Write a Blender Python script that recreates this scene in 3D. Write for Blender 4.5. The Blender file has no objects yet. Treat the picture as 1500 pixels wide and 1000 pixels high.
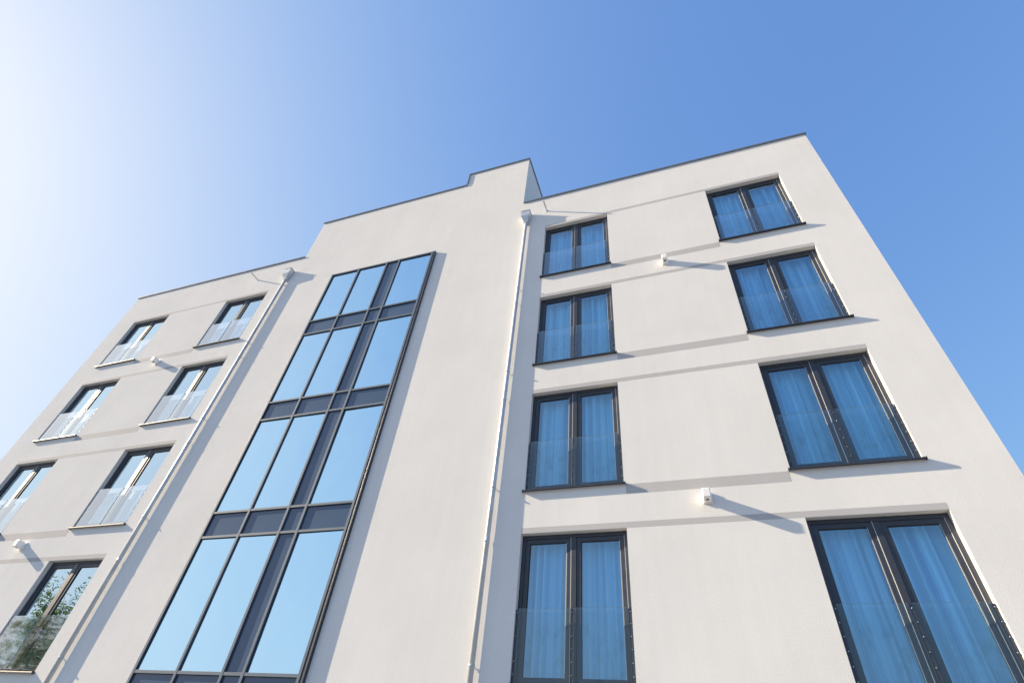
import bpy, bmesh, math, random
from mathutils import Matrix, Vector
random.seed(7)
scene = bpy.context.scene
COL = scene.collection
G = 14.4            # height of the top-floor window heads above the ground (m)

# ------------------------------------------------------------------ camera
RX, RY, RZ = 0.7558, -0.1214, 0.4087          # pitch up, roll, yaw (fitted)
Rm = Matrix.Rotation(RZ, 3, 'Z') @ Matrix.Rotation(RX, 3, 'X') @ Matrix.Rotation(RY, 3, 'Y')
right, fwd, up = Rm.col[0], Rm.col[1], Rm.col[2]
cam = bpy.data.cameras.new('camera'); camo = bpy.data.objects.new('camera', cam); COL.objects.link(camo)
M = Matrix.Identity(4)
for i in range(3):
    M[i][0] = right[i]; M[i][1] = up[i]; M[i][2] = -fwd[i]
M[0][3], M[1][3], M[2][3] = 2.964, -8.2251, G - 12.8105
camo.matrix_world = M
cam.sensor_width = 36.0; cam.lens = 774.8956 / 1500 * 36.0
cam.clip_start = 0.05; cam.clip_end = 6000
scene.camera = camo

# ------------------------------------------------------------------ sky, sun, exposure
SUN = Vector((-5.5, -1.0, 2.65)).normalized()    # towards the sun, from the shadows on the wall
world = bpy.data.worlds.new('World'); scene.world = world; world.use_nodes = True
nt = world.node_tree; nt.nodes.clear()
out = nt.nodes.new('ShaderNodeOutputWorld'); bg = nt.nodes.new('ShaderNodeBackground'); sky = nt.nodes.new('ShaderNodeTexSky')
sky.sky_type = 'NISHITA'; sky.sun_disc = False
sky.sun_elevation = math.asin(SUN.z); sky.sun_rotation = math.atan2(SUN.x, SUN.y)
sky.altitude = 100; sky.air_density = 1.0; sky.dust_density = 2.4; sky.ozone_density = 8.0
# the photograph's film response: sky radiance rolls off softly towards white (same curve in every direction)
def vmath(op, a, b):
    n = nt.nodes.new('ShaderNodeVectorMath'); n.operation = op
    for k, v in enumerate((a, b)):
        if isinstance(v, tuple): n.inputs[k].default_value = v
        else: nt.links.new(v, n.inputs[k])
    return n.outputs[0]
EXPOSURE, STRENGTH, ROLL = 1.35, 0.10, 0.85
w_ = vmath('MULTIPLY', sky.outputs[0], (0.551, 0.610, 0.991))
den = vmath('ADD', vmath('MULTIPLY', w_, (ROLL, ROLL, ROLL)), (1.0, 1.0, 1.0))
gain = 1.0 / (STRENGTH * 2 ** EXPOSURE)
col_ = vmath('MULTIPLY', vmath('DIVIDE', w_, den), (gain, gain, gain))
bg.inputs['Strength'].default_value = STRENGTH
nt.links.new(col_, bg.inputs[0]); nt.links.new(bg.outputs[0], out.inputs[0])
sl = bpy.data.lights.new('sun', 'SUN'); sl.energy = 5.0; sl.angle = math.radians(0.5); sl.color = (1.0, 0.83, 0.60)
so = bpy.data.objects.new('sun', sl); COL.objects.link(so); so.rotation_euler = SUN.to_track_quat('Z', 'Y').to_euler()
so.location = (-60, -20, 45)
vs = scene.view_settings
vs.view_transform = 'Standard'; vs.look = 'None'; vs.gamma = 1.0; vs.use_curve_mapping = False
vs.exposure = EXPOSURE

# ------------------------------------------------------------------ materials
def lin(r, g, b):
    f = lambda c: ((c / 255 + 0.055) / 1.055) ** 2.4 if c > 10 else c / 255 / 12.92
    return (f(r), f(g), f(b), 1)
def newmat(name):
    m = bpy.data.materials.new(name); m.use_nodes = True
    n = m.node_tree.nodes; b = n['Principled BSDF']
    return m, m.node_tree, n, b
def N(nt, t, **kw):
    n = nt.nodes.new(t)
    for k, v in kw.items():
        if k in n.inputs.keys(): n.inputs[k].default_value = v
        else: setattr(n, k, v)
    return n
def noise(nt, scale, detail=4.0, rough=0.55, vec=None, dims='3D'):
    n = nt.nodes.new('ShaderNodeTexNoise'); n.inputs['Scale'].default_value = scale
    n.inputs['Detail'].default_value = detail; n.inputs['Roughness'].default_value = rough
    if vec: nt.links.new(vec, n.inputs['Vector'])
    return n
def ramp(nt, fac, c0, c1, p0=0.3, p1=0.7):
    r = nt.nodes.new('ShaderNodeValToRGB'); e = r.color_ramp.elements
    e[0].position = p0; e[0].color = c0; e[1].position = p1; e[1].color = c1
    nt.links.new(fac, r.inputs[0]); return r

def plaster(name, c0, c1, rough, bumps, spec=0.25, diff_rough=0.0):
    m, t, n, b = newmat(name)
    tc = n.new('ShaderNodeTexCoord')
    big = noise(t, 0.55, 5, 0.6, tc.outputs['Object'])
    r = ramp(t, big.outputs['Fac'], c0, c1, 0.32, 0.68)
    mp = n.new('ShaderNodeMapping'); mp.inputs['Scale'].default_value = (7.0, 7.0, 0.5)   # faint run-off streaks
    t.links.new(tc.outputs['Object'], mp.inputs[0])
    st = noise(t, 1.0, 4, 0.6, mp.outputs[0])
    mul = n.new('ShaderNodeMix'); mul.data_type = 'RGBA'; mul.blend_type = 'MULTIPLY'; mul.inputs[0].default_value = 1.0
    r2 = ramp(t, st.outputs['Fac'], (0.975, 0.975, 0.972, 1), (1, 1, 1, 1), 0.3, 0.6)
    t.links.new(r.outputs[0], mul.inputs[6]); t.links.new(r2.outputs[0], mul.inputs[7])
    fine = noise(t, 55, 3, 0.6, tc.outputs['Object'])
    r3 = ramp(t, fine.outputs['Fac'], (0.90, 0.90, 0.895, 1), (1.0, 1.0, 1.0, 1), 0.3, 0.65)
    mul2 = n.new('ShaderNodeMix'); mul2.data_type = 'RGBA'; mul2.blend_type = 'MULTIPLY'; mul2.inputs[0].default_value = 1.0
    t.links.new(mul.outputs[2], mul2.inputs[6]); t.links.new(r3.outputs[0], mul2.inputs[7])
    t.links.new(mul2.outputs[2], b.inputs['Base Color'])
    b.inputs['Roughness'].default_value = rough; b.inputs['Specular IOR Level'].default_value = spec
    b.inputs['Diffuse Roughness'].default_value = diff_rough
    prev = None
    for sc, dist, st_ in bumps:
        ns = noise(t, sc, 3, 0.6, tc.outputs['Object'])
        bp = n.new('ShaderNodeBump'); bp.inputs['Distance'].default_value = dist; bp.inputs['Strength'].default_value = st_
        t.links.new(ns.outputs['Fac'], bp.inputs['Height'])
        if prev: t.links.new(prev.outputs[0], bp.inputs['Normal'])
        prev = bp
    if prev: t.links.new(prev.outputs[0], b.inputs['Normal'])
    return m
MAT = {}
MAT['stucco'] = plaster('stucco', (0.765, 0.750, 0.726, 1), (0.82, 0.804, 0.78, 1), 0.9,
                        [(0.9, 0.006, 0.6), (80, 0.0027, 1.0), (180, 0.0022, 1.0)], 0.0, 0.15)
MAT['band'] = plaster('smooth_band', (0.485, 0.473, 0.468, 1), (0.515, 0.503, 0.498, 1), 0.8, [(20, 0.0004, 1.0)], 0.02)
MAT['reveal'] = plaster('reveal_plaster', (0.70, 0.68, 0.65, 1), (0.74, 0.72, 0.69, 1), 0.8, [(80, 0.0006, 1.0)], 0.2)

def metal_paint(name, col, rough, metallic=0.0, var=0.12, spec=0.5):
    m, t, n, b = newmat(name)
    tc = n.new('ShaderNodeTexCoord'); ns = noise(t, 6, 5, 0.6, tc.outputs['Object'])
    d = tuple(c * (1 - var) for c in col[:3]) + (1,); e = tuple(min(1, c * (1 + var)) for c in col[:3]) + (1,)
    r = ramp(t, ns.outputs['Fac'], d, e); t.links.new(r.outputs[0], b.inputs['Base Color'])
    rr = n.new('ShaderNodeMapRange'); rr.inputs[3].default_value = rough - 0.06; rr.inputs[4].default_value = rough + 0.08
    t.links.new(ns.outputs['Fac'], rr.inputs[0]); t.links.new(rr.outputs[0], b.inputs['Roughness'])
    b.inputs['Metallic'].default_value = metallic; b.inputs['Specular IOR Level'].default_value = spec
    return m
MAT['anthracite'] = metal_paint('anthracite_frame', (0.034, 0.040, 0.055), 0.42)
MAT['capping'] = metal_paint('mullion_capping', (0.13, 0.165, 0.21), 0.6, 0.0, 0.1, 0.15)
MAT['gasket'] = metal_paint('black_gasket', (0.012, 0.014, 0.018), 0.6)
MAT['sunlit_spacer'] = metal_paint('sunlit_aluminium_spacer', (0.62, 0.63, 0.64), 0.45, 0.0, 0.04)  # pale strips that paint the sunlit lines along seals and spacers
MAT['coping'] = metal_paint('coping_sheet', (0.20, 0.21, 0.23), 0.34, 0.5)
MAT['zinc'] = metal_paint('zinc', (0.52, 0.55, 0.58), 0.45, 0.45)
MAT['steel'] = metal_paint('stainless', (0.62, 0.62, 0.62), 0.25, 1.0)
MAT['white'] = metal_paint('white_lamp_body', (0.82, 0.81, 0.78), 0.4, 0.0, 0.03)
MAT['lens'] = metal_paint('dark_lens', (0.06, 0.06, 0.065), 0.15)
MAT['concrete'] = plaster('concrete', (0.40, 0.39, 0.38, 1), (0.48, 0.47, 0.46, 1), 0.9, [(30, 0.001, 1.0)])
MAT['stair_paint'] = plaster('stairwell_paint', (0.78, 0.78, 0.77, 1), (0.82, 0.82, 0.81, 1), 0.9, [])
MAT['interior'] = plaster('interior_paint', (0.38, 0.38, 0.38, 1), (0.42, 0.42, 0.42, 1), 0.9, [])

def glass(name, f0, tint, rough=0.0, wave=0.0, wscale=1.2, refl=(0.97, 0.985, 1, 1), power=5.0):
    """thin coated pane: straight-through tinted transmission + mirror reflection on the outer face (Schlick)"""
    m = bpy.data.materials.new(name); m.use_nodes = True; t = m.node_tree; t.nodes.clear()
    o = N(t, 'ShaderNodeOutputMaterial'); mix = N(t, 'ShaderNodeMixShader')
    tr = N(t, 'ShaderNodeBsdfTransparent'); tr.inputs[0].default_value = tint
    gl = N(t, 'ShaderNodeBsdfGlossy'); gl.inputs['Color'].default_value = refl; gl.inputs['Roughness'].default_value = rough
    lw = N(t, 'ShaderNodeLayerWeight'); lw.inputs[0].default_value = 0.5
    p = N(t, 'ShaderNodeMath', operation='POWER'); p.inputs[1].default_value = power
    t.links.new(lw.outputs['Facing'], p.inputs[0])
    mr = N(t, 'ShaderNodeMapRange'); mr.inputs[3].default_value = f0; mr.inputs[4].default_value = 1.0
    t.links.new(p.outputs[0], mr.inputs[0])
    ge = N(t, 'ShaderNodeNewGeometry'); inv = N(t, 'ShaderNodeMath', operation='SUBTRACT'); inv.inputs[0].default_value = 1.0
    t.links.new(ge.outputs['Backfacing'], inv.inputs[1])
    mu = N(t, 'ShaderNodeMath', operation='MULTIPLY'); t.links.new(mr.outputs[0], mu.inputs[0]); t.links.new(inv.outputs[0], mu.inputs[1])
    if wave:
        tc = N(t, 'ShaderNodeTexCoord'); oi = N(t, 'ShaderNodeObjectInfo')
        ad = N(t, 'ShaderNodeVectorMath', operation='ADD'); t.links.new(tc.outputs['Object'], ad.inputs[0])
        sc = N(t, 'ShaderNodeVectorMath', operation='SCALE'); sc.inputs[0].default_value = (37, 11, 53)
        t.links.new(oi.outputs['Random'], sc.inputs['Scale']); t.links.new(sc.outputs[0], ad.inputs[1])
        ns = noise(t, wscale, 2, 0.5, ad.outputs[0])
        bp = N(t, 'ShaderNodeBump'); bp.inputs['Distance'].default_value = wave; bp.inputs['Strength'].default_value = 1.0
        t.links.new(ns.outputs['Fac'], bp.inputs['Height']); t.links.new(bp.outputs[0], gl.inputs['Normal'])
    t.links.new(mu.outputs[0], mix.inputs[0]); t.links.new(tr.outputs[0], mix.inputs[1]); t.links.new(gl.outputs[0], mix.inputs[2])
    t.links.new(mix.outputs[0], o.inputs[0])
    return m
MAT['pane'] = glass('window_glass', 0.25, (0.80, 0.94, 1.0, 1), 0.0, 0.003, 1.6, (0.74, 0.90, 1, 1), 2.2)
MAT['pane_bright'] = glass('bright_reflection_glass', 0.62, (0.55, 0.76, 0.95, 1), 0.0, 0.003, 1.6, (0.70, 0.89, 1, 1), 1.5)  # ordinary windows, reflectance raised to put the bright sky glow into the glass
MAT['cwglass'] = glass('stair_glass', 0.88, (0.70, 0.87, 1.0, 1), 0.0, 0.016, 0.8, (0.64, 0.88, 1, 1))
MAT['balglass_bright'] = glass('bright_reflection_balustrade', 0.26, (0.90, 0.95, 0.97, 1), 0.04, 0.0015, 1.5, (0.95, 0.98, 1, 1), 1.5)  # reflectance raised and blurred to paint the pale glare on these balustrades
MAT['balglass'] = glass('balustrade_glass', 0.065, (0.94, 0.97, 0.97, 1), 0.0, 0.0015, 1.5, (0.97, 0.985, 1, 1), 1.9)
m, t, n, b = newmat('glass_edge'); b.inputs['Base Color'].default_value = (0.36, 0.50, 0.50, 1); b.inputs['Roughness'].default_value = 0.25
MAT['glassedge'] = m
m, t, n, b = newmat('spandrel_glass')
tc = n.new('ShaderNodeTexCoord'); ns = noise(t, 1.3, 3, 0.5, tc.outputs['Object'])
r = ramp(t, ns.outputs['Fac'], (0.055, 0.088, 0.15, 1), (0.068, 0.105, 0.175, 1)); t.links.new(r.outputs[0], b.inputs['Base Color'])
b.inputs['Roughness'].default_value = 0.12; b.inputs['IOR'].default_value = 1.5
MAT['spandrel'] = m

# curtain fabric: blue sheer, faint printed blotches on the lower half
m, t, n, b = newmat('curtain_fabric')
tc = n.new('ShaderNodeTexCoord')
mp = n.new('ShaderNodeMapping'); mp.inputs['Scale'].default_value = (5.0, 0.3, 2.6); t.links.new(tc.outputs['Object'], mp.inputs[0])
bl = noise(t, 1.0, 3, 0.55, mp.outputs[0])
r = ramp(t, bl.outputs['Fac'], (1, 1, 1, 1), (0.52, 0.62, 0.58, 1), 0.52, 0.72)
sx = n.new('ShaderNodeSeparateXYZ'); t.links.new(tc.outputs['Object'], sx.inputs[0])
mr = n.new('ShaderNodeMapRange'); mr.inputs[1].default_value = -1.15; mr.inputs[2].default_value = -1.45; t.links.new(sx.outputs['Z'], mr.inputs[0])
mx = n.new('ShaderNodeMix'); mx.data_type = 'RGBA'; mx.inputs[6].default_value = (1, 1, 1, 1)
t.links.new(mr.outputs[0], mx.inputs[0]); t.links.new(r.outputs[0], mx.inputs[7])
mu = n.new('ShaderNodeMix'); mu.data_type = 'RGBA'; mu.blend_type = 'MULTIPLY'; mu.inputs[0].default_value = 1.0
oi = n.new('ShaderNodeObjectInfo')
tn = n.new('ShaderNodeMix'); tn.data_type = 'RGBA'; tn.inputs[6].default_value = (0.52, 0.80, 1.0, 1); tn.inputs[7].default_value = (0.52, 0.84, 0.98, 1)
t.links.new(oi.outputs['Random'], tn.inputs[0]); t.links.new(mx.outputs[2], mu.inputs[7])
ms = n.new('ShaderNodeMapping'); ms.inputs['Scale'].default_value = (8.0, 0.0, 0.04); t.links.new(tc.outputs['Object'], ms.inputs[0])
sn = noise(t, 1.0, 3, 0.6, ms.outputs[0]); sr = ramp(t, sn.outputs['Fac'], (0.50, 0.58, 0.68, 1), (1.3, 1.12, 1.03, 1), 0.38, 0.62)  # vertical stripes paint the light and shade of folds into the fabric colour
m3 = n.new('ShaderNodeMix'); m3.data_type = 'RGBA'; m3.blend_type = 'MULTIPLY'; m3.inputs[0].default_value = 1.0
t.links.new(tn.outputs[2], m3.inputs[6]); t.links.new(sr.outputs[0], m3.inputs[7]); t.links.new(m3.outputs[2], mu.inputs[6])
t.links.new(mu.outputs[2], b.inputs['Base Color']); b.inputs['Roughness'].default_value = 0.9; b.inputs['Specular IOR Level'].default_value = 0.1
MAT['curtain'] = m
m, t, n, b = newmat('paving')
tc = n.new('ShaderNodeTexCoord'); ns = noise(t, 0.8, 6, 0.6, tc.outputs['Object'])
r = ramp(t, ns.outputs['Fac'], (0.13, 0.145, 0.17, 1), (0.19, 0.205, 0.23, 1)); t.links.new(r.outputs[0], b.inputs['Base Color'])
b.inputs['Roughness'].default_value = 0.9
MAT['paving'] = m
m, t, n, b = newmat('bark')
tc = n.new('ShaderNodeTexCoord'); ns = noise(t, 14, 5, 0.6, tc.outputs['Object'])
r = ramp(t, ns.outputs['Fac'], (0.06, 0.05, 0.04, 1), (0.20, 0.17, 0.14, 1)); t.links.new(r.outputs[0], b.inputs['Base Color'])
b.inputs['Roughness'].default_value = 0.9
MAT['bark'] = m
m, t, n, b = newmat('leaf')
tc = n.new('ShaderNodeTexCoord'); ns = noise(t, 1.1, 4, 0.6, tc.outputs['Object'])
r = ramp(t, ns.outputs['Fac'], (0.05, 0.09, 0.03, 1), (0.14, 0.17, 0.07, 1)); t.links.new(r.outputs[0], b.inputs['Base Color'])
b.inputs['Roughness'].default_value = 0.6; b.inputs['Specular IOR Level'].default_value = 0.2
tl = n.new('ShaderNodeBsdfTranslucent'); t.links.new(r.outputs[0], tl.inputs[0]); ms_ = n.new('ShaderNodeMixShader'); ms_.inputs[0].default_value = 0.5
t.links.new(b.outputs[0], ms_.inputs[1]); t.links.new(tl.outputs[0], ms_.inputs[2]); t.links.new(ms_.outputs[0], n['Material Output'].inputs[0])
MAT['leaf'] = m

# ------------------------------------------------------------------ mesh helpers
class MB:
    def __init__(s): s.v = []; s.f = []; s.m = []; s.sm = []
    def quad(s, pts, mi=0, smooth=False):
        k = len(s.v); s.v += [tuple(p) for p in pts]; s.f.append(tuple(range(k, k + len(pts)))); s.m.append(mi); s.sm.append(smooth)
    def box(s, x0, x1, y0, y1, z0, z1, mi=0, bev=0.0):
        if bev <= 0:
            k = len(s.v)
            s.v += [(x0, y0, z0), (x1, y0, z0), (x1, y1, z0), (x0, y1, z0), (x0, y0, z1), (x1, y0, z1), (x1, y1, z1), (x0, y1, z1)]
            for q in ((0, 3, 2, 1), (4, 5, 6, 7), (0, 1, 5, 4), (1, 2, 6, 5), (2, 3, 7, 6), (3, 0, 4, 7)):
                s.f.append(tuple(k + i for i in q)); s.m.append(mi); s.sm.append(False)
        else:
            bm = bmesh.new()
            vs_ = [bm.verts.new(p) for p in ((x0, y0, z0), (x1, y0, z0), (x1, y1, z0), (x0, y1, z0), (x0, y0, z1), (x1, y0, z1), (x1, y1, z1), (x0, y1, z1))]
            for q in ((0, 3, 2, 1), (4, 5, 6, 7), (0, 1, 5, 4), (1, 2, 6, 5), (2, 3, 7, 6), (3, 0, 4, 7)): bm.faces.new([vs_[i] for i in q])
            bmesh.ops.bevel(bm, geom=bm.edges[:], offset=bev, segments=2, affect='EDGES', profile=0.5)
            s.add_bm(bm, mi)
    def add_bm(s, bm, mi=0, smooth=False):
        k = len(s.v); bm.verts.index_update()
        s.v += [tuple(v.co) for v in bm.verts]
        for f in bm.faces: s.f.append(tuple(k + v.index for v in f.verts)); s.m.append(mi); s.sm.append(smooth)
        bm.free()
    def ring(s, x0, x1, z0, z1, w, y0, y1, bev=0.006, mi=0):
        """mitred rectangular frame, front face towards -y at y0, bevelled front edges"""
        prof = [(0, y1), (0, y0 + bev), (bev * .3, y0 + bev * .3), (bev, y0), (w - bev, y0), (w - bev * .3, y0 + bev * .3), (w, y0 + bev), (w, y1)]
        k = len(s.v); npf = len(prof)
        for sx_, sz_ in ((0, 0), (1, 0), (1, 1), (0, 1)):
            for tt, y in prof: s.v.append(((x0 + tt) if sx_ == 0 else (x1 - tt), y, (z0 + tt) if sz_ == 0 else (z1 - tt)))
        for c in range(4):
            d = (c + 1) % 4
            for i in range(npf):
                j = (i + 1) % npf
                s.f.append((k + c * npf + i, k + c * npf + j, k + d * npf + j, k + d * npf + i)); s.m.append(mi); s.sm.append(False)
    def tube(s, pts, r, seg=16, mi=0, cap=True):
        k0 = len(s.v); npt = len(pts)
        for i, p in enumerate(pts):
            p = Vector(p); a = Vector(pts[max(i - 1, 0)]); c = Vector(pts[min(i + 1, npt - 1)]); d = (c - a).normalized()
            u = d.cross(Vector((0, 0, 1))) if abs(d.z) < 0.9 else d.cross(Vector((0, 1, 0)))
            u.normalize(); w = d.cross(u); rr = r[i] if isinstance(r, (list, tuple)) else r
            for j in range(seg):
                an = 2 * math.pi * j / seg; s.v.append(tuple(p + u * math.cos(an) * rr + w * math.sin(an) * rr))
        for i in range(npt - 1):
            for j in range(seg):
                a = k0 + i * seg + j; b_ = k0 + i * seg + (j + 1) % seg
                s.f.append((a, b_, b_ + seg, a + seg)); s.m.append(mi); s.sm.append(True)
        if cap:
            s.f.append(tuple(k0 + j for j in reversed(range(seg)))); s.m.append(mi); s.sm.append(False)
            s.f.append(tuple(k0 + (npt - 1) * seg + j for j in range(seg))); s.m.append(mi); s.sm.append(False)
    def mesh(s, name, mats):
        me = bpy.data.meshes.new(name); me.from_pydata(s.v, [], s.f)
        for mm in (mats if isinstance(mats, (list, tuple)) else [mats]): me.materials.append(MAT[mm])
        me.polygons.foreach_set('material_index', s.m); me.polygons.foreach_set('use_smooth', s.sm)
        me.validate(); me.update()
        bm = bmesh.new(); bm.from_mesh(me); bmesh.ops.recalc_face_normals(bm, faces=bm.faces[:]); bm.to_mesh(me); bm.free()
        return me
    def build(s, name, mats, parent=None, loc=(0, 0, 0)):
        return link(name, s.mesh(name, mats), parent, loc)
def link(name, me, parent=None, loc=(0, 0, 0)):
    o = bpy.data.objects.new(name, me); COL.objects.link(o); o.parent = parent; o.location = loc; return o
def tag(o, label=None, cat=None, group=None, kind=None):
    for k, v in (('label', label), ('category', cat), ('group', group), ('kind', kind)):
        if v: o[k] = v
    return o
def empty(name, loc=(0, 0, 0)):
    o = bpy.data.objects.new(name, None); COL.objects.link(o); o.location = loc; return o

# ------------------------------------------------------------------ ground
g = MB(); g.quad([(-1500, -1500, 0), (1500, -1500, 0), (1500, 1500, 0), (-1500, 1500, 0)])
tag(g.build('ground', 'paving'), kind='structure')

# ------------------------------------------------------------------ building dimensions (z relative to top window head)
WW, WH = 1.775, 2.22                     # window opening
COLX = {'A': 0.0, 'B': 4.355, 'C': -11.57, 'D': -15.95}
XL, XT0, XTS, XT1, XR = -16.95, -8.955, -3.0, -0.78, 7.15
ZR, ZT0, ZT1 = 1.64, 3.75, 4.48          # wall tops (below coping)
CW0, CW1, CWT = -7.19, -3.45, 0.03       # stair glazing
DEPTH = 11.0
B = empty('apartment_building', (0, 0, G))
tag(B, 'white rendered five storey apartment block with dark framed windows and glazed stair tower', 'building')

# facade with openings
def facade():
    mb = MB()
    holes = [(COLX[c], COLX[c] + WW, -3.0 * r - WH, -3.0 * r) for c in COLX for r in range(4)]
    holes.append((CW0 + 0.05, CW1 - 0.05, -13.3, CWT - 0.05))
    blocks = [(XL, XT0, ZR), (XT0, XTS, ZT0), (XTS, XT1, ZT1), (XT1, XR, ZR)]
    for bx0, bx1, zt in blocks:
        xs = {bx0, bx1}; zs = {-G, zt}
        hh = [h for h in holes if h[0] < bx1 and h[1] > bx0]
        for h in hh:
            xs |= {max(h[0], bx0), min(h[1], bx1)}; zs |= {h[2], h[3]}
        xs = sorted(xs); zs = sorted(zs)
        for i in range(len(xs) - 1):
            for j in range(len(zs) - 1):
                cx, cz = (xs[i] + xs[i + 1]) / 2, (zs[j] + zs[j + 1]) / 2
                if any(h[0] < cx < h[1] and h[2] < cz < h[3] for h in hh): continue
                mb.quad([(xs[i], 0, zs[j]), (xs[i + 1], 0, zs[j]), (xs[i + 1], 0, zs[j + 1]), (xs[i], 0, zs[j + 1])])
    # outer side walls, back, tower sides
    mb.quad([(XL, 0, -G), (XL, 0, ZR), (XL, DEPTH, ZR), (XL, DEPTH, -G)])
    mb.quad([(XR, 0, -G), (XR, DEPTH, -G), (XR, DEPTH, ZR), (XR, 0, ZR)])
    mb.quad([(XL, DEPTH, -G), (XL, DEPTH, ZR), (XR, DEPTH, ZR), (XR, DEPTH, -G)])
    TD = 6.5
    mb.quad([(XT1, 0, ZR), (XT1, TD, ZR), (XT1, TD, ZT1), (XT1, 0, ZT1)])
    mb.quad([(XT0, 0, ZR), (XT0, 0, ZT0), (XT0, TD, ZT0), (XT0, TD, ZR)])
    mb.quad([(XTS, 0, ZT0), (XTS, 0, ZT1), (XTS, TD, ZT1), (XTS, TD, ZT0)])
    mb.quad([(XT0, TD, ZR), (XT0, TD, ZT0), (XTS, TD, ZT0), (XTS, TD, ZR)])
    mb.quad([(XTS, TD, ZR), (XTS, TD, ZT1), (XT1, TD, ZT1), (XT1, TD, ZR)])
    # inside face of the wall so rooms are closed
    me = bpy.data.meshes.new('wall'); me.from_pydata(mb.v, [], mb.f); me.materials.append(MAT['stucco'])
    bm = bmesh.new(); bm.from_mesh(me); bmesh.ops.remove_doubles(bm, verts=bm.verts[:], dist=1e-4); bm.to_mesh(me); bm.free()
    o = link('wall', me, B)
    # plastered reveals, one per opening
    for x0, x1, z0, z1 in holes:
        rv = MB(); y1 = 0.339
        rv.quad([(x0, 0, z0), (x0, y1, z0), (x0, y1, z1), (x0, 0, z1)]); rv.quad([(x1, 0, z0), (x1, 0, z1), (x1, y1, z1), (x1, y1, z0)])
        rv.quad([(x0, 0, z1), (x0, y1, z1), (x1, y1, z1), (x1, 0, z1)]); rv.quad([(x0, 0, z0), (x1, 0, z0), (x1, y1, z0), (x0, y1, z0)])
        me = bpy.data.meshes.new('reveal'); me.from_pydata(rv.v, [], rv.f); me.materials.append(MAT['reveal'])
        bm = bmesh.new(); bm.from_mesh(me); bmesh.ops.remove_doubles(bm, verts=bm.verts[:], dist=1e-4); bm.to_mesh(me); bm.free()
        link('reveal', me, B)
    # inner skin
    inn = MB()
    segs = [(XL, XT0), (XT0, XT1), (XT1, XR)]
    for bx0, bx1 in segs:
        xs = {bx0, bx1}; zs = {-G, 1.2}
        hh = [h for h in holes if h[0] < bx1 and h[1] > bx0]
        for h in hh: xs |= {h[0], h[1]}; zs |= {h[2], h[3]}
        xs = sorted(xs); zs = sorted(zs)
        for i in range(len(xs) - 1):
            for j in range(len(zs) - 1):
                cx, cz = (xs[i] + xs[i + 1]) / 2, (zs[j] + zs[j + 1]) / 2
                if any(h[0] < cx < h[1] and h[2] < cz < h[3] for h in hh): continue
                inn.quad([(xs[i], 0.34, zs[j]), (xs[i + 1], 0.34, zs[j]), (xs[i + 1], 0.34, zs[j + 1]), (xs[i], 0.34, zs[j + 1])])
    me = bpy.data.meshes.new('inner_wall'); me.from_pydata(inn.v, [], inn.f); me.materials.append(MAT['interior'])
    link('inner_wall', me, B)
facade()

# roof slabs, floor slabs and inner partitions
s = MB()
s.box(XL + .02, XT0, 0.36, DEPTH - .02, 1.0, 1.3); s.box(XT0 + .01, XT1 - .01, 0.36, 6.4, 3.2, 3.5); s.box(XT1, XR - .02, 0.36, DEPTH - .02, 1.0, 1.3)
s.box(XT0, XT1, 6.4, DEPTH - .02, 1.0, 1.3)
s.build('roof', 'concrete', B)
for k in range(5):
    z = -3.0 * k - 2.66
    for a, b_ in ((XL + .02, -7.6), (-3.1, XR - .02)):
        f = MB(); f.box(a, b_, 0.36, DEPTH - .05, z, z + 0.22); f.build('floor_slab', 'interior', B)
    f = MB(); f.box(-7.44, -3.26, 0.12, 1.6, z, z + 0.3); f.build('stair_landing', 'stair_paint', B)
for xx in (-16.7, -12.9, -7.52, -3.18, -0.7, 3.06, 6.95):
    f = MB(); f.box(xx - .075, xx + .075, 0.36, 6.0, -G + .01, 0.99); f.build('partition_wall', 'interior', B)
f = MB(); f.box(XL + .05, XR - .05, 6.0, 6.15, -G + .01, 0.99); f.build('corridor_wall', 'interior', B)
# stair flights behind the glazing: one slab with a handrail per storey
for k in range(5):
    z0 = -3.0 * k - 5.36
    f = MB()
    pts = [(-6.9, z0), (-3.9, z0 + 3.0)]
    for yy0, yy1 in ((1.7, 2.9),):
        f.quad([(-7.2, yy0, z0 + .0), (-3.6, yy0, z0 + 3.0), (-3.6, yy1, z0 + 3.0), (-7.2, yy1, z0 + .0)])
        f.quad([(-7.2, yy0, z0 - .2), (-7.2, yy1, z0 - .2), (-3.6, yy1, z0 + 2.8), (-3.6, yy0, z0 + 2.8)])
        f.quad([(-7.2, yy0, z0 - .2), (-3.6, yy0, z0 + 2.8), (-3.6, yy0, z0 + 3.0), (-7.2, yy0, z0)])
        f.quad([(-7.2, yy1, z0 - .2), (-7.2, yy1, z0), (-3.6, yy1, z0 + 3.0), (-3.6, yy1, z0 + 2.8)])
    fl = f.build('stair_flight', 'stair_paint', B)
    h = MB(); h.tube([(-7.2, 1.68, z0 + 1.0), (-3.6, 1.68, z0 + 4.0)], 0.025, 8)
    h.tube([(-7.2, 1.68, z0 + .6), (-3.6, 1.68, z0 + 3.6)], 0.012, 6); h.build('handrail', 'steel', fl)

# smooth bands at sill and head level
for (x0, x1, cols) in ((COLX['A'], COLX['B'] + WW, 'AB'), (COLX['D'], COLX['C'] + WW, 'DC')):
    for r in range(4):
        zt = -3.0 * r
        bb = MB(); bb.box(x0, x1, -0.001, 0.03, zt + 0.001, zt + 0.098); bb.build('head_band', 'band', B)
        xa, xb = sorted((COLX[cols[0]], COLX[cols[1]]))
        bb = MB(); bb.box(xa + WW + 0.03, xb - 0.03, -0.001, 0.03, zt - WH - 0.195, zt - WH - 0.018); bb.build('sill_band', 'band', B)

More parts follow.
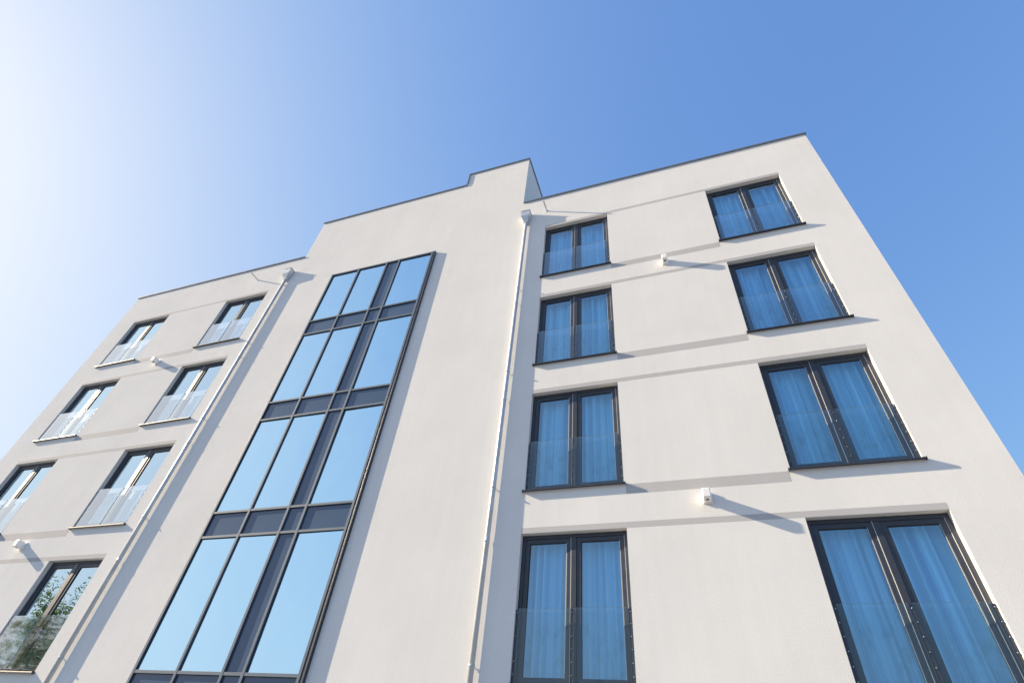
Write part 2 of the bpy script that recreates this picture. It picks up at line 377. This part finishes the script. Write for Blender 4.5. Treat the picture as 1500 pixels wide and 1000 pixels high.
# copings
def coping(x0, x1, z, y0=-0.035, y1=0.42, e0=0.0, e1=0.0, h=0.06):
    a, b_ = x0 - e0, x1 + e1; n_ = max(1, round((b_ - a) / 2.5)); rn = random.Random(int(z * 100))
    for k in range(n_):                        # folded sheets with open joints
        c = MB(); dz = rn.uniform(-.002, .002); l, r_ = a + (b_ - a) * k / n_, a + (b_ - a) * (k + 1) / n_
        c.box(l + .003, r_ - .003, y0 + rn.uniform(-.002, .002), y1, z - 0.045 + dz, z + h - 0.045 + dz, 0, 0.006)
        c.build('coping', 'coping', B)
        if k: c = MB(); c.box(l - .02, l + .02, y0 + .005, y1 - .01, z - 0.04, z + h - 0.05); c.build('coping_joint', 'coping', B)
coping(XL, XT0 - .006, ZR, e0=.035)
coping(XT0, XTS, ZT0, e0=.035)
coping(XTS - .035, XT1, ZT1, e1=.035)
coping(XT1 + .006, XR, ZR, e1=.035)
c = MB(); c.box(XT1 - .38, XT1 + .035, 0.425, 6.5, ZT1 - .045, ZT1 + .015, 0, .006); c.build('coping', 'coping', B)
c = MB(); c.box(XT0 - .035, XT0 + .38, 0.425, 6.5, ZT0 - .045, ZT0 + .015, 0, .006); c.build('coping', 'coping', B)
c = MB(); c.box(XR - .38, XR + .035, 0.425, DEPTH, ZR - .045, ZR + .015, 0, .006); c.build('coping', 'coping', B)
c = MB(); c.box(XL - .035, XL + .38, 0.425, DEPTH, ZR - .045, ZR + .015, 0, .006); c.build('coping', 'coping', B)
c = MB(); c.box(XTS - .03, XTS + .012, -0.036, 6.4, ZT0 + .035, ZT1 - .047, 0, .004); c.build('step_flashing', 'coping', B)

# overflow spouts
for x, z in ((0.016, 0.847), (-10.663, 0.872)):
    p = MB(); seg = 14
    p.tube([(0, 0.05, 0), (0, -0.345, 0)], 0.024, seg, 0, False); p.tube([(0, 0.05, 0), (0, -0.345, 0)], 0.019, seg, 1, False)  # bore coloured black, painting the shade inside the pipe
    for j in range(seg):
        a0, a1 = 2 * math.pi * j / seg, 2 * math.pi * (j + 1) / seg
        p.quad([(0.024 * math.cos(a0), -.345, .024 * math.sin(a0)), (0.024 * math.cos(a1), -.345, .024 * math.sin(a1)),
                (0.019 * math.cos(a1), -.345, .019 * math.sin(a1)), (0.019 * math.cos(a0), -.345, .019 * math.sin(a0))])
    p.box(-.04, .04, -.004, .01, -.04, .04, 0)
    p.build('overflow_spout', ['zinc', 'gasket'], B, (x, 0, z))

# ------------------------------------------------------------------ windows (local origin: left top corner of the opening on the wall plane)
e = 0.0015
wm = MB(); wm.ring(e, WW - e, -WH + .006, -e, 0.062, 0.100, 0.175, 0.006)
wm.box(WW / 2 - .045, WW / 2 + .045, 0.103, 0.172, -WH + .0665, -.0625, 0, 0.006)
for xs_ in (WW / 2 - .0505, WW - .0665):            # pale seal strips at the sash joints, right sides only, painting sunlit lines
    wm.box(xs_, xs_ + .005, 0.104, 0.113, -WH + .068, -.0625, 1)
ME_W = wm.mesh('window', ['anthracite', 'sunlit_spacer'])
def sash_mesh(x0, x1):
    q = MB(); q.ring(x0, x1, -WH + .0690, -.0635, 0.074, 0.114, 0.17, 0.006)
    q.ring(x0 + .0735, x1 - .0735, -WH + .142, -.137, 0.009, 0.125, 0.15, 0.002, 1)
    q.box(x1 - .0825, x1 - .0765, 0.1215, 0.1245, -WH + .146, -.141, 2)  # spacer on the right side alone, painting its sunlit line
    return q.mesh('sash', ['anthracite', 'gasket', 'sunlit_spacer'])
SX = ((0.0635, WW / 2 - .0465), (WW / 2 + .0465, WW - .0635))
ME_S = [sash_mesh(*q) for q in SX]
def pane_mesh(x0, x1, z0, z1, y0, y1, mats=('pane',), name='pane'):
    cx, cz = (x0 + x1) / 2, (z0 + z1) / 2
    q = MB(); q.box(x0 - cx, x1 - cx, y0, y1, z0 - cz, z1 - cz)
    if len(mats) > 1:
        q.m = [0, 1, 0, 0, 0, 0]
    return q.mesh(name, list(mats)), (cx, 0, cz)
PW = pane_mesh(SX[0][0] + .078, SX[0][1] - .078, -WH + .147, -.142, .139, .147)
PWC = pane_mesh(SX[0][0] + .078, SX[0][1] - .078, -WH + .147, -.142, .139, .147, ('pane_bright',))
PWX = [((q[0] + q[1]) / 2, 0, (-WH + .005) / 2) for q in SX]
sm = MB()
sm.box(-.030, WW + .030, -0.064, 0.099, -WH - .006, -WH + .002, 0, .002)
sm.box(-.030, WW + .030, -0.066, -0.058, -WH - .024, -WH - .007, 0, .002)
sm.box(-.032, -.026, -0.064, -.001, -WH - .03, -WH + .012, 0); sm.box(WW + .026, WW + .032, -0.064, -.001, -WH - .03, -WH + .012, 0)
sm.box(.002, WW - .002, 0.085, 0.0985, -WH + .003, -WH + .02, 0)
ME_SILL = sm.mesh('sill', 'anthracite')
# glass balustrade: two panes clamped to three flat posts with point fixings
PX = (0.032, WW / 2, WW - 0.032)
ZB0, ZB1 = -WH + .05, -1.178
BP = pane_mesh(0.052, WW / 2 - .022, ZB0, ZB1, .020, .034, ('balglass', 'glassedge'), 'balustrade_pane')
BPM = pane_mesh(0.052, WW / 2 - .022, ZB0, ZB1, .020, .034, ('balglass_bright', 'glassedge'), 'balustrade_pane')
BPX = [((0.052 + WW / 2 - .022) / 2, 0, (ZB0 + ZB1) / 2), (WW - (0.052 + WW / 2 - .022) / 2, 0, (ZB0 + ZB1) / 2)]
pm = MB(); pm.box(-.027, .027, .038, .050, -WH + .004, ZB1 - .012, 0, .002)
pm.box(-.030, .030, .006, .098, -WH + .003, -WH + .016, 0)
ME_POST = pm.mesh('balustrade_post', 'anthracite')
st = MB()
for k in range(6):
    z = -1.236 - .164 * k
    st.tube([(0, .040, z), (0, .014, z)], .006, 10)
ME_STUD = st.mesh('fixing_studs', 'steel')

FLOORS = ['top floor', 'fourth storey', 'third storey', 'second storey']
def window(c, r):
    x, z = COLX[c], -3.0 * r
    rnd = random.Random(ord(c) * 10 + r)
    w = link('window', ME_W, B, (x, 0, z))
    for i in range(2):
        link('sash', ME_S[i], w)
        p = link('pane', (PW if c in 'AB' else PWC)[0], w, PWX[i]); p.rotation_euler = (rnd.uniform(-.0025, .0025), 0, rnd.uniform(-.0025, .0025))
        b_ = link('balustrade_pane', (BP if c in 'AB' else BPM)[0], w, BPX[i]); b_.rotation_euler = (rnd.uniform(-.003, .003), 0, rnd.uniform(-.003, .003))
    link('sill', ME_SILL, w)
    for px in PX:
        link('balustrade_post', ME_POST, w, (px, 0, 0)); link('fixing_studs', ME_STUD, w, (px, 0, 0))
    return w
for c in 'ABCD':
    for r in range(4): window(c, r)

# curtains in the two right-hand columns of windows
def curtain(c, r):
    rnd = random.Random(c + str(r)); nx, nz = 260, 14
    x0, x1, z0, z1 = -0.12, WW + 0.12, -WH - 0.15, 0.14
    ph = [rnd.uniform(0, 6.28) for _ in range(6)]; fq = [rnd.uniform(34, 46), rnd.uniform(17, 24), rnd.uniform(7, 10)]
    vs_, fs = [], []
    for j in range(nz + 1):
        tz = j / nz; z = z0 + (z1 - z0) * tz
        for i in range(nx + 1):
            u = i / nx; xx = x0 + (x1 - x0) * u
            s_ = xx + 0.03 * math.sin(3.1 * xx + ph[3]) + 0.012 * (1 - tz) * math.sin(5 * xx + 2.2 * z + ph[4])
            a = 0.045 + 0.015 * (1 - tz)
            y = 0.31 + a * math.sin(fq[0] * s_ + ph[0]) * (0.65 + 0.35 * math.sin(4.3 * s_ + ph[5])) + 0.034 * math.sin(fq[1] * s_ + ph[1]) + 0.018 * math.sin(fq[2] * s_ + ph[2])
            vs_.append((xx, y + 0.02, z))
    for j in range(nz):
        for i in range(nx):
            a = j * (nx + 1) + i; fs.append((a, a + 1, a + nx + 2, a + nx + 1))
    me = bpy.data.meshes.new('curtain'); me.from_pydata(vs_, [], fs); me.materials.append(MAT['curtain'])
    me.polygons.foreach_set('use_smooth', [True] * len(fs)); me.update()
    o = link('curtain', me, None, (COLX[c], 0, G - 3.0 * r))
    sd = o.modifiers.new('cloth_thickness', 'SOLIDIFY'); sd.thickness = 0.002
    where = 'beside the downpipe' if c == 'A' else 'nearest the plain end corner of the wall'
    tag(o, f'blue pleated curtain inside the {FLOORS[r]} window {where}', 'curtain', 'curtains behind the window panes')
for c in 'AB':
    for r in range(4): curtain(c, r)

# ------------------------------------------------------------------ stair glazing
yf = -0.075
cw = MB()
cw.ring(CW0, CW1, -13.35, CWT, 0.075, yf + .012, 0.10, 0.004)
CWO = cw.build('stair_glazing', 'anthracite', B)
CWO['label'] = 'tall dark framed stair tower glazing'
VX = [CW0 + .045, -6.14, -5.12, -4.68, -3.545]
HW = 0.027
for i, x in enumerate(VX):
    q = MB(); q.box(-HW, HW, yf, yf + .030, -13.34, CWT - .010, 0, .002); q.box(-HW - .006, HW + .006, yf + .031, -.012, -13.33, CWT - .02, 1)
    q.build('mullion', ['capping', 'gasket'], CWO, (x, 0, 0))
# edge trim on the end nearest the downpipe side
q = MB(); q.box(CW1 - .030, CW1 + .004, yf + .004, 0.0, -13.345, CWT + .002, 0, .004); q.build('edge_trim', 'anthracite', CWO)
q = MB(); q.box(CW0 + .01, CW1 - .04, yf + .0025, yf + .030, CWT - .062, CWT - .012, 0, .005); q.build('transom', 'capping', CWO)
TZ = []
for k in range(4):
    TZ += [-2.165 - 3.0 * k, -2.715 - 3.0 * k]
for z in TZ:
    q = MB(); q.box(VX[0], VX[-1], yf + .003, yf + .030, z - .025, z + .025, 0, .002); q.box(VX[0], VX[-1], yf + .0315, -.013, z - .031, z + .031, 1)
    q.build('transom', ['capping', 'gasket'], CWO)
zs = [CWT - .037] + TZ
rnd = random.Random(3)
for r in range(len(zs) - 1):
    za, zb = zs[r + 1] + .026, zs[r] - .026
    for i in range(4):
        xa, xb = VX[i] + HW + .001, VX[i + 1] - HW - .001
        opaque = (r % 2 == 1) or i == 2
        me, lc = pane_mesh(xa, xb, za, zb, -.034, -.014, ('spandrel',) if opaque else ('cwglass',), 'spandrel_panel' if opaque else 'pane')
        o = link('spandrel_panel' if opaque else 'pane', me, CWO, lc)
        o.rotation_euler = (rnd.uniform(-.004, .004), 0, rnd.uniform(-.008, .008))
# entrance glazing below (out of frame)
me, lc = pane_mesh(VX[0] + .03, VX[-1] - .03, -13.27, TZ[-1] - .04, -.030, -.012, ('spandrel',), 'spandrel_panel'); link('spandrel_panel', me, CWO, lc)

# ------------------------------------------------------------------ downpipes with hoppers
def downpipe(x, label):
    d = empty('downpipe', (x, 0, 0)); tag(d, label, 'downpipe', 'downpipes on the facade')
    yc = -0.065
    p = MB(); zb = [0.02, 2.2, 5.2, 8.2, 11.2, G + .36]
    p.tube([(0, yc, zb[0]), (0, yc, zb[-1])], 0.045, 24)
    for z in zb[2:-1]: p.tube([(0, yc, z + .05), (0, yc, z + .13)], 0.0485, 24)
    p.build('pipe', 'zinc', d)
    h = MB(); bm = bmesh.new()
    def rect(x0, x1, y0, y1, z): return [bm.verts.new(q) for q in ((x0, y0, z), (x1, y0, z), (x1, y1, z), (x0, y1, z))]
    lv = [rect(-.145, .135, -.205, -.006, G + .86), rect(-.145, .135, -.205, -.006, G + .835), rect(-.132, .122, -.195, -.008, G + .83),
          rect(-.132, .122, -.195, -.008, G + .60), rect(-.062, .062, -.13, -.012, G + .40), rect(-.052, .052, -.117, -.013, G + .34)]
    for a, b_ in zip(lv, lv[1:]):
        for i in range(4): bm.faces.new([a[i], a[(i + 1) % 4], b_[(i + 1) % 4], b_[i]])
    bm.faces.new(lv[-1]); bm.faces.new([bm.verts.new((v.co.x * .96, v.co.y, v.co.z - .02)) for v in reversed(lv[0])])
    h.add_bm(bm); h.build('rainwater_hopper', 'zinc', d)
    for z in (G - 2.56, G - 5.36, G - 8.13, G - 10.98):
        q = MB(); seg = 20
        q.tube([(0, yc, z - .014), (0, yc, z + .014)], 0.0505, seg); q.box(-.006, .006, yc + .048, .01, z - .006, z + .006); q.box(-.012, .012, yc - .062, yc - .049, z - .01, z + .01)
        q.build('pipe_bracket', 'zinc', d)
    return d
downpipe(-0.585, 'zinc downpipe with rainwater hopper beside the curtained windows')
downpipe(-9.19, 'zinc downpipe with rainwater hopper beside the uncurtained windows')

# ------------------------------------------------------------------ wall lights
def wall_light(x, z, label):
    L = empty('wall_light', (x, 0, G + z)); tag(L, label, 'wall light', 'wall lights between the windows')
    q = MB(); q.box(-.075, .075, -.035, -.001, -.01, .17, 0, .006); q.build('back_plate', 'white', L)
    q = MB(); q.box(-.062, .062, -.215, -.036, 0, .158, 0, .014); q.build('housing', 'white', L)
    q = MB(); q.tube([(0, -.13, .004), (0, -.13, -.006)], 0.026, 18); q.build('lens', 'lens', L)
wall_light(3.065, -2.685, 'white box wall light just below the top floor between curtained windows')
wall_light(3.065, -8.68, 'white box wall light above the lowest pair of curtained windows')
wall_light(-12.87, -2.685, 'white box wall light just below the top floor among uncurtained windows')
wall_light(-12.87, -8.68, 'white box wall light above the lowest uncurtained window, which mirrors a tree')

# ------------------------------------------------------------------ tree across the forecourt (seen mirrored in the lowest uncurtained window)
def tree(x, y, h, rad, seed, label):
    rnd = random.Random(seed); T = empty('tree', (x, y, 0)); tag(T, label, 'tree')
    tr = MB(); tips = []
    pts = [(0.12 * math.sin(i * .9), 0.1 * math.cos(i * 1.1) - .1, h * .88 * i / 8) for i in range(9)]
    tr.tube(pts, [0.19 * (1 - i / 8.6) + .015 for i in range(9)], 10)
    for k in range(34):
        f = 0.22 + 0.72 * rnd.random(); z0 = f * h * .88; an = rnd.uniform(0, 6.283); ln = rad * (1.05 - .75 * f) * rnd.uniform(.7, 1.1) + .5
        b0 = Vector((0.12 * math.sin(f * 8 * .9), 0.1 * math.cos(f * 8 * 1.1) - .1, z0)); d = Vector((math.cos(an), math.sin(an), rnd.uniform(.35, .9))).normalized()
        br = [b0 + d * ln * q + Vector((0, 0, .25 * ln * q * q)) + Vector([rnd.uniform(-.06, .06) for _ in range(3)]) * q for q in (0, .35, .7, 1)]
        tr.tube([tuple(v) for v in br], [.055 * (1.1 - f), .04 * (1.1 - f), .022, .008], 6); tips += [br[1], br[2], br[3], br[3]]
    tr.build('trunk', 'bark', T)
    cr = MB()
    for c in tips:
        for _ in range(rnd.randint(1, 3)):
            cc = c + Vector([rnd.gauss(0, .38) for _ in range(3)])
            for _ in range(rnd.randint(30, 55)):
                p = cc + Vector([rnd.gauss(0, .24) for _ in range(3)]); s_ = rnd.uniform(.045, .085)
                u = Vector([rnd.gauss(0, 1) for _ in range(3)]).normalized(); w = u.cross(Vector([rnd.gauss(0, 1) for _ in range(3)])).normalized()
                cr.quad([tuple(p - u * s_), tuple(p + w * s_ * .5), tuple(p + u * s_), tuple(p - w * s_ * .5)])
    me = bpy.data.meshes.new('crown'); me.from_pydata(cr.v, [], cr.f); me.materials.append(MAT['leaf']); link('crown', me, T)
tree(-27.2, -10.4, 8.5, 3.0, 5, 'loose green tree whose crown is mirrored in the lowest uncurtained window')
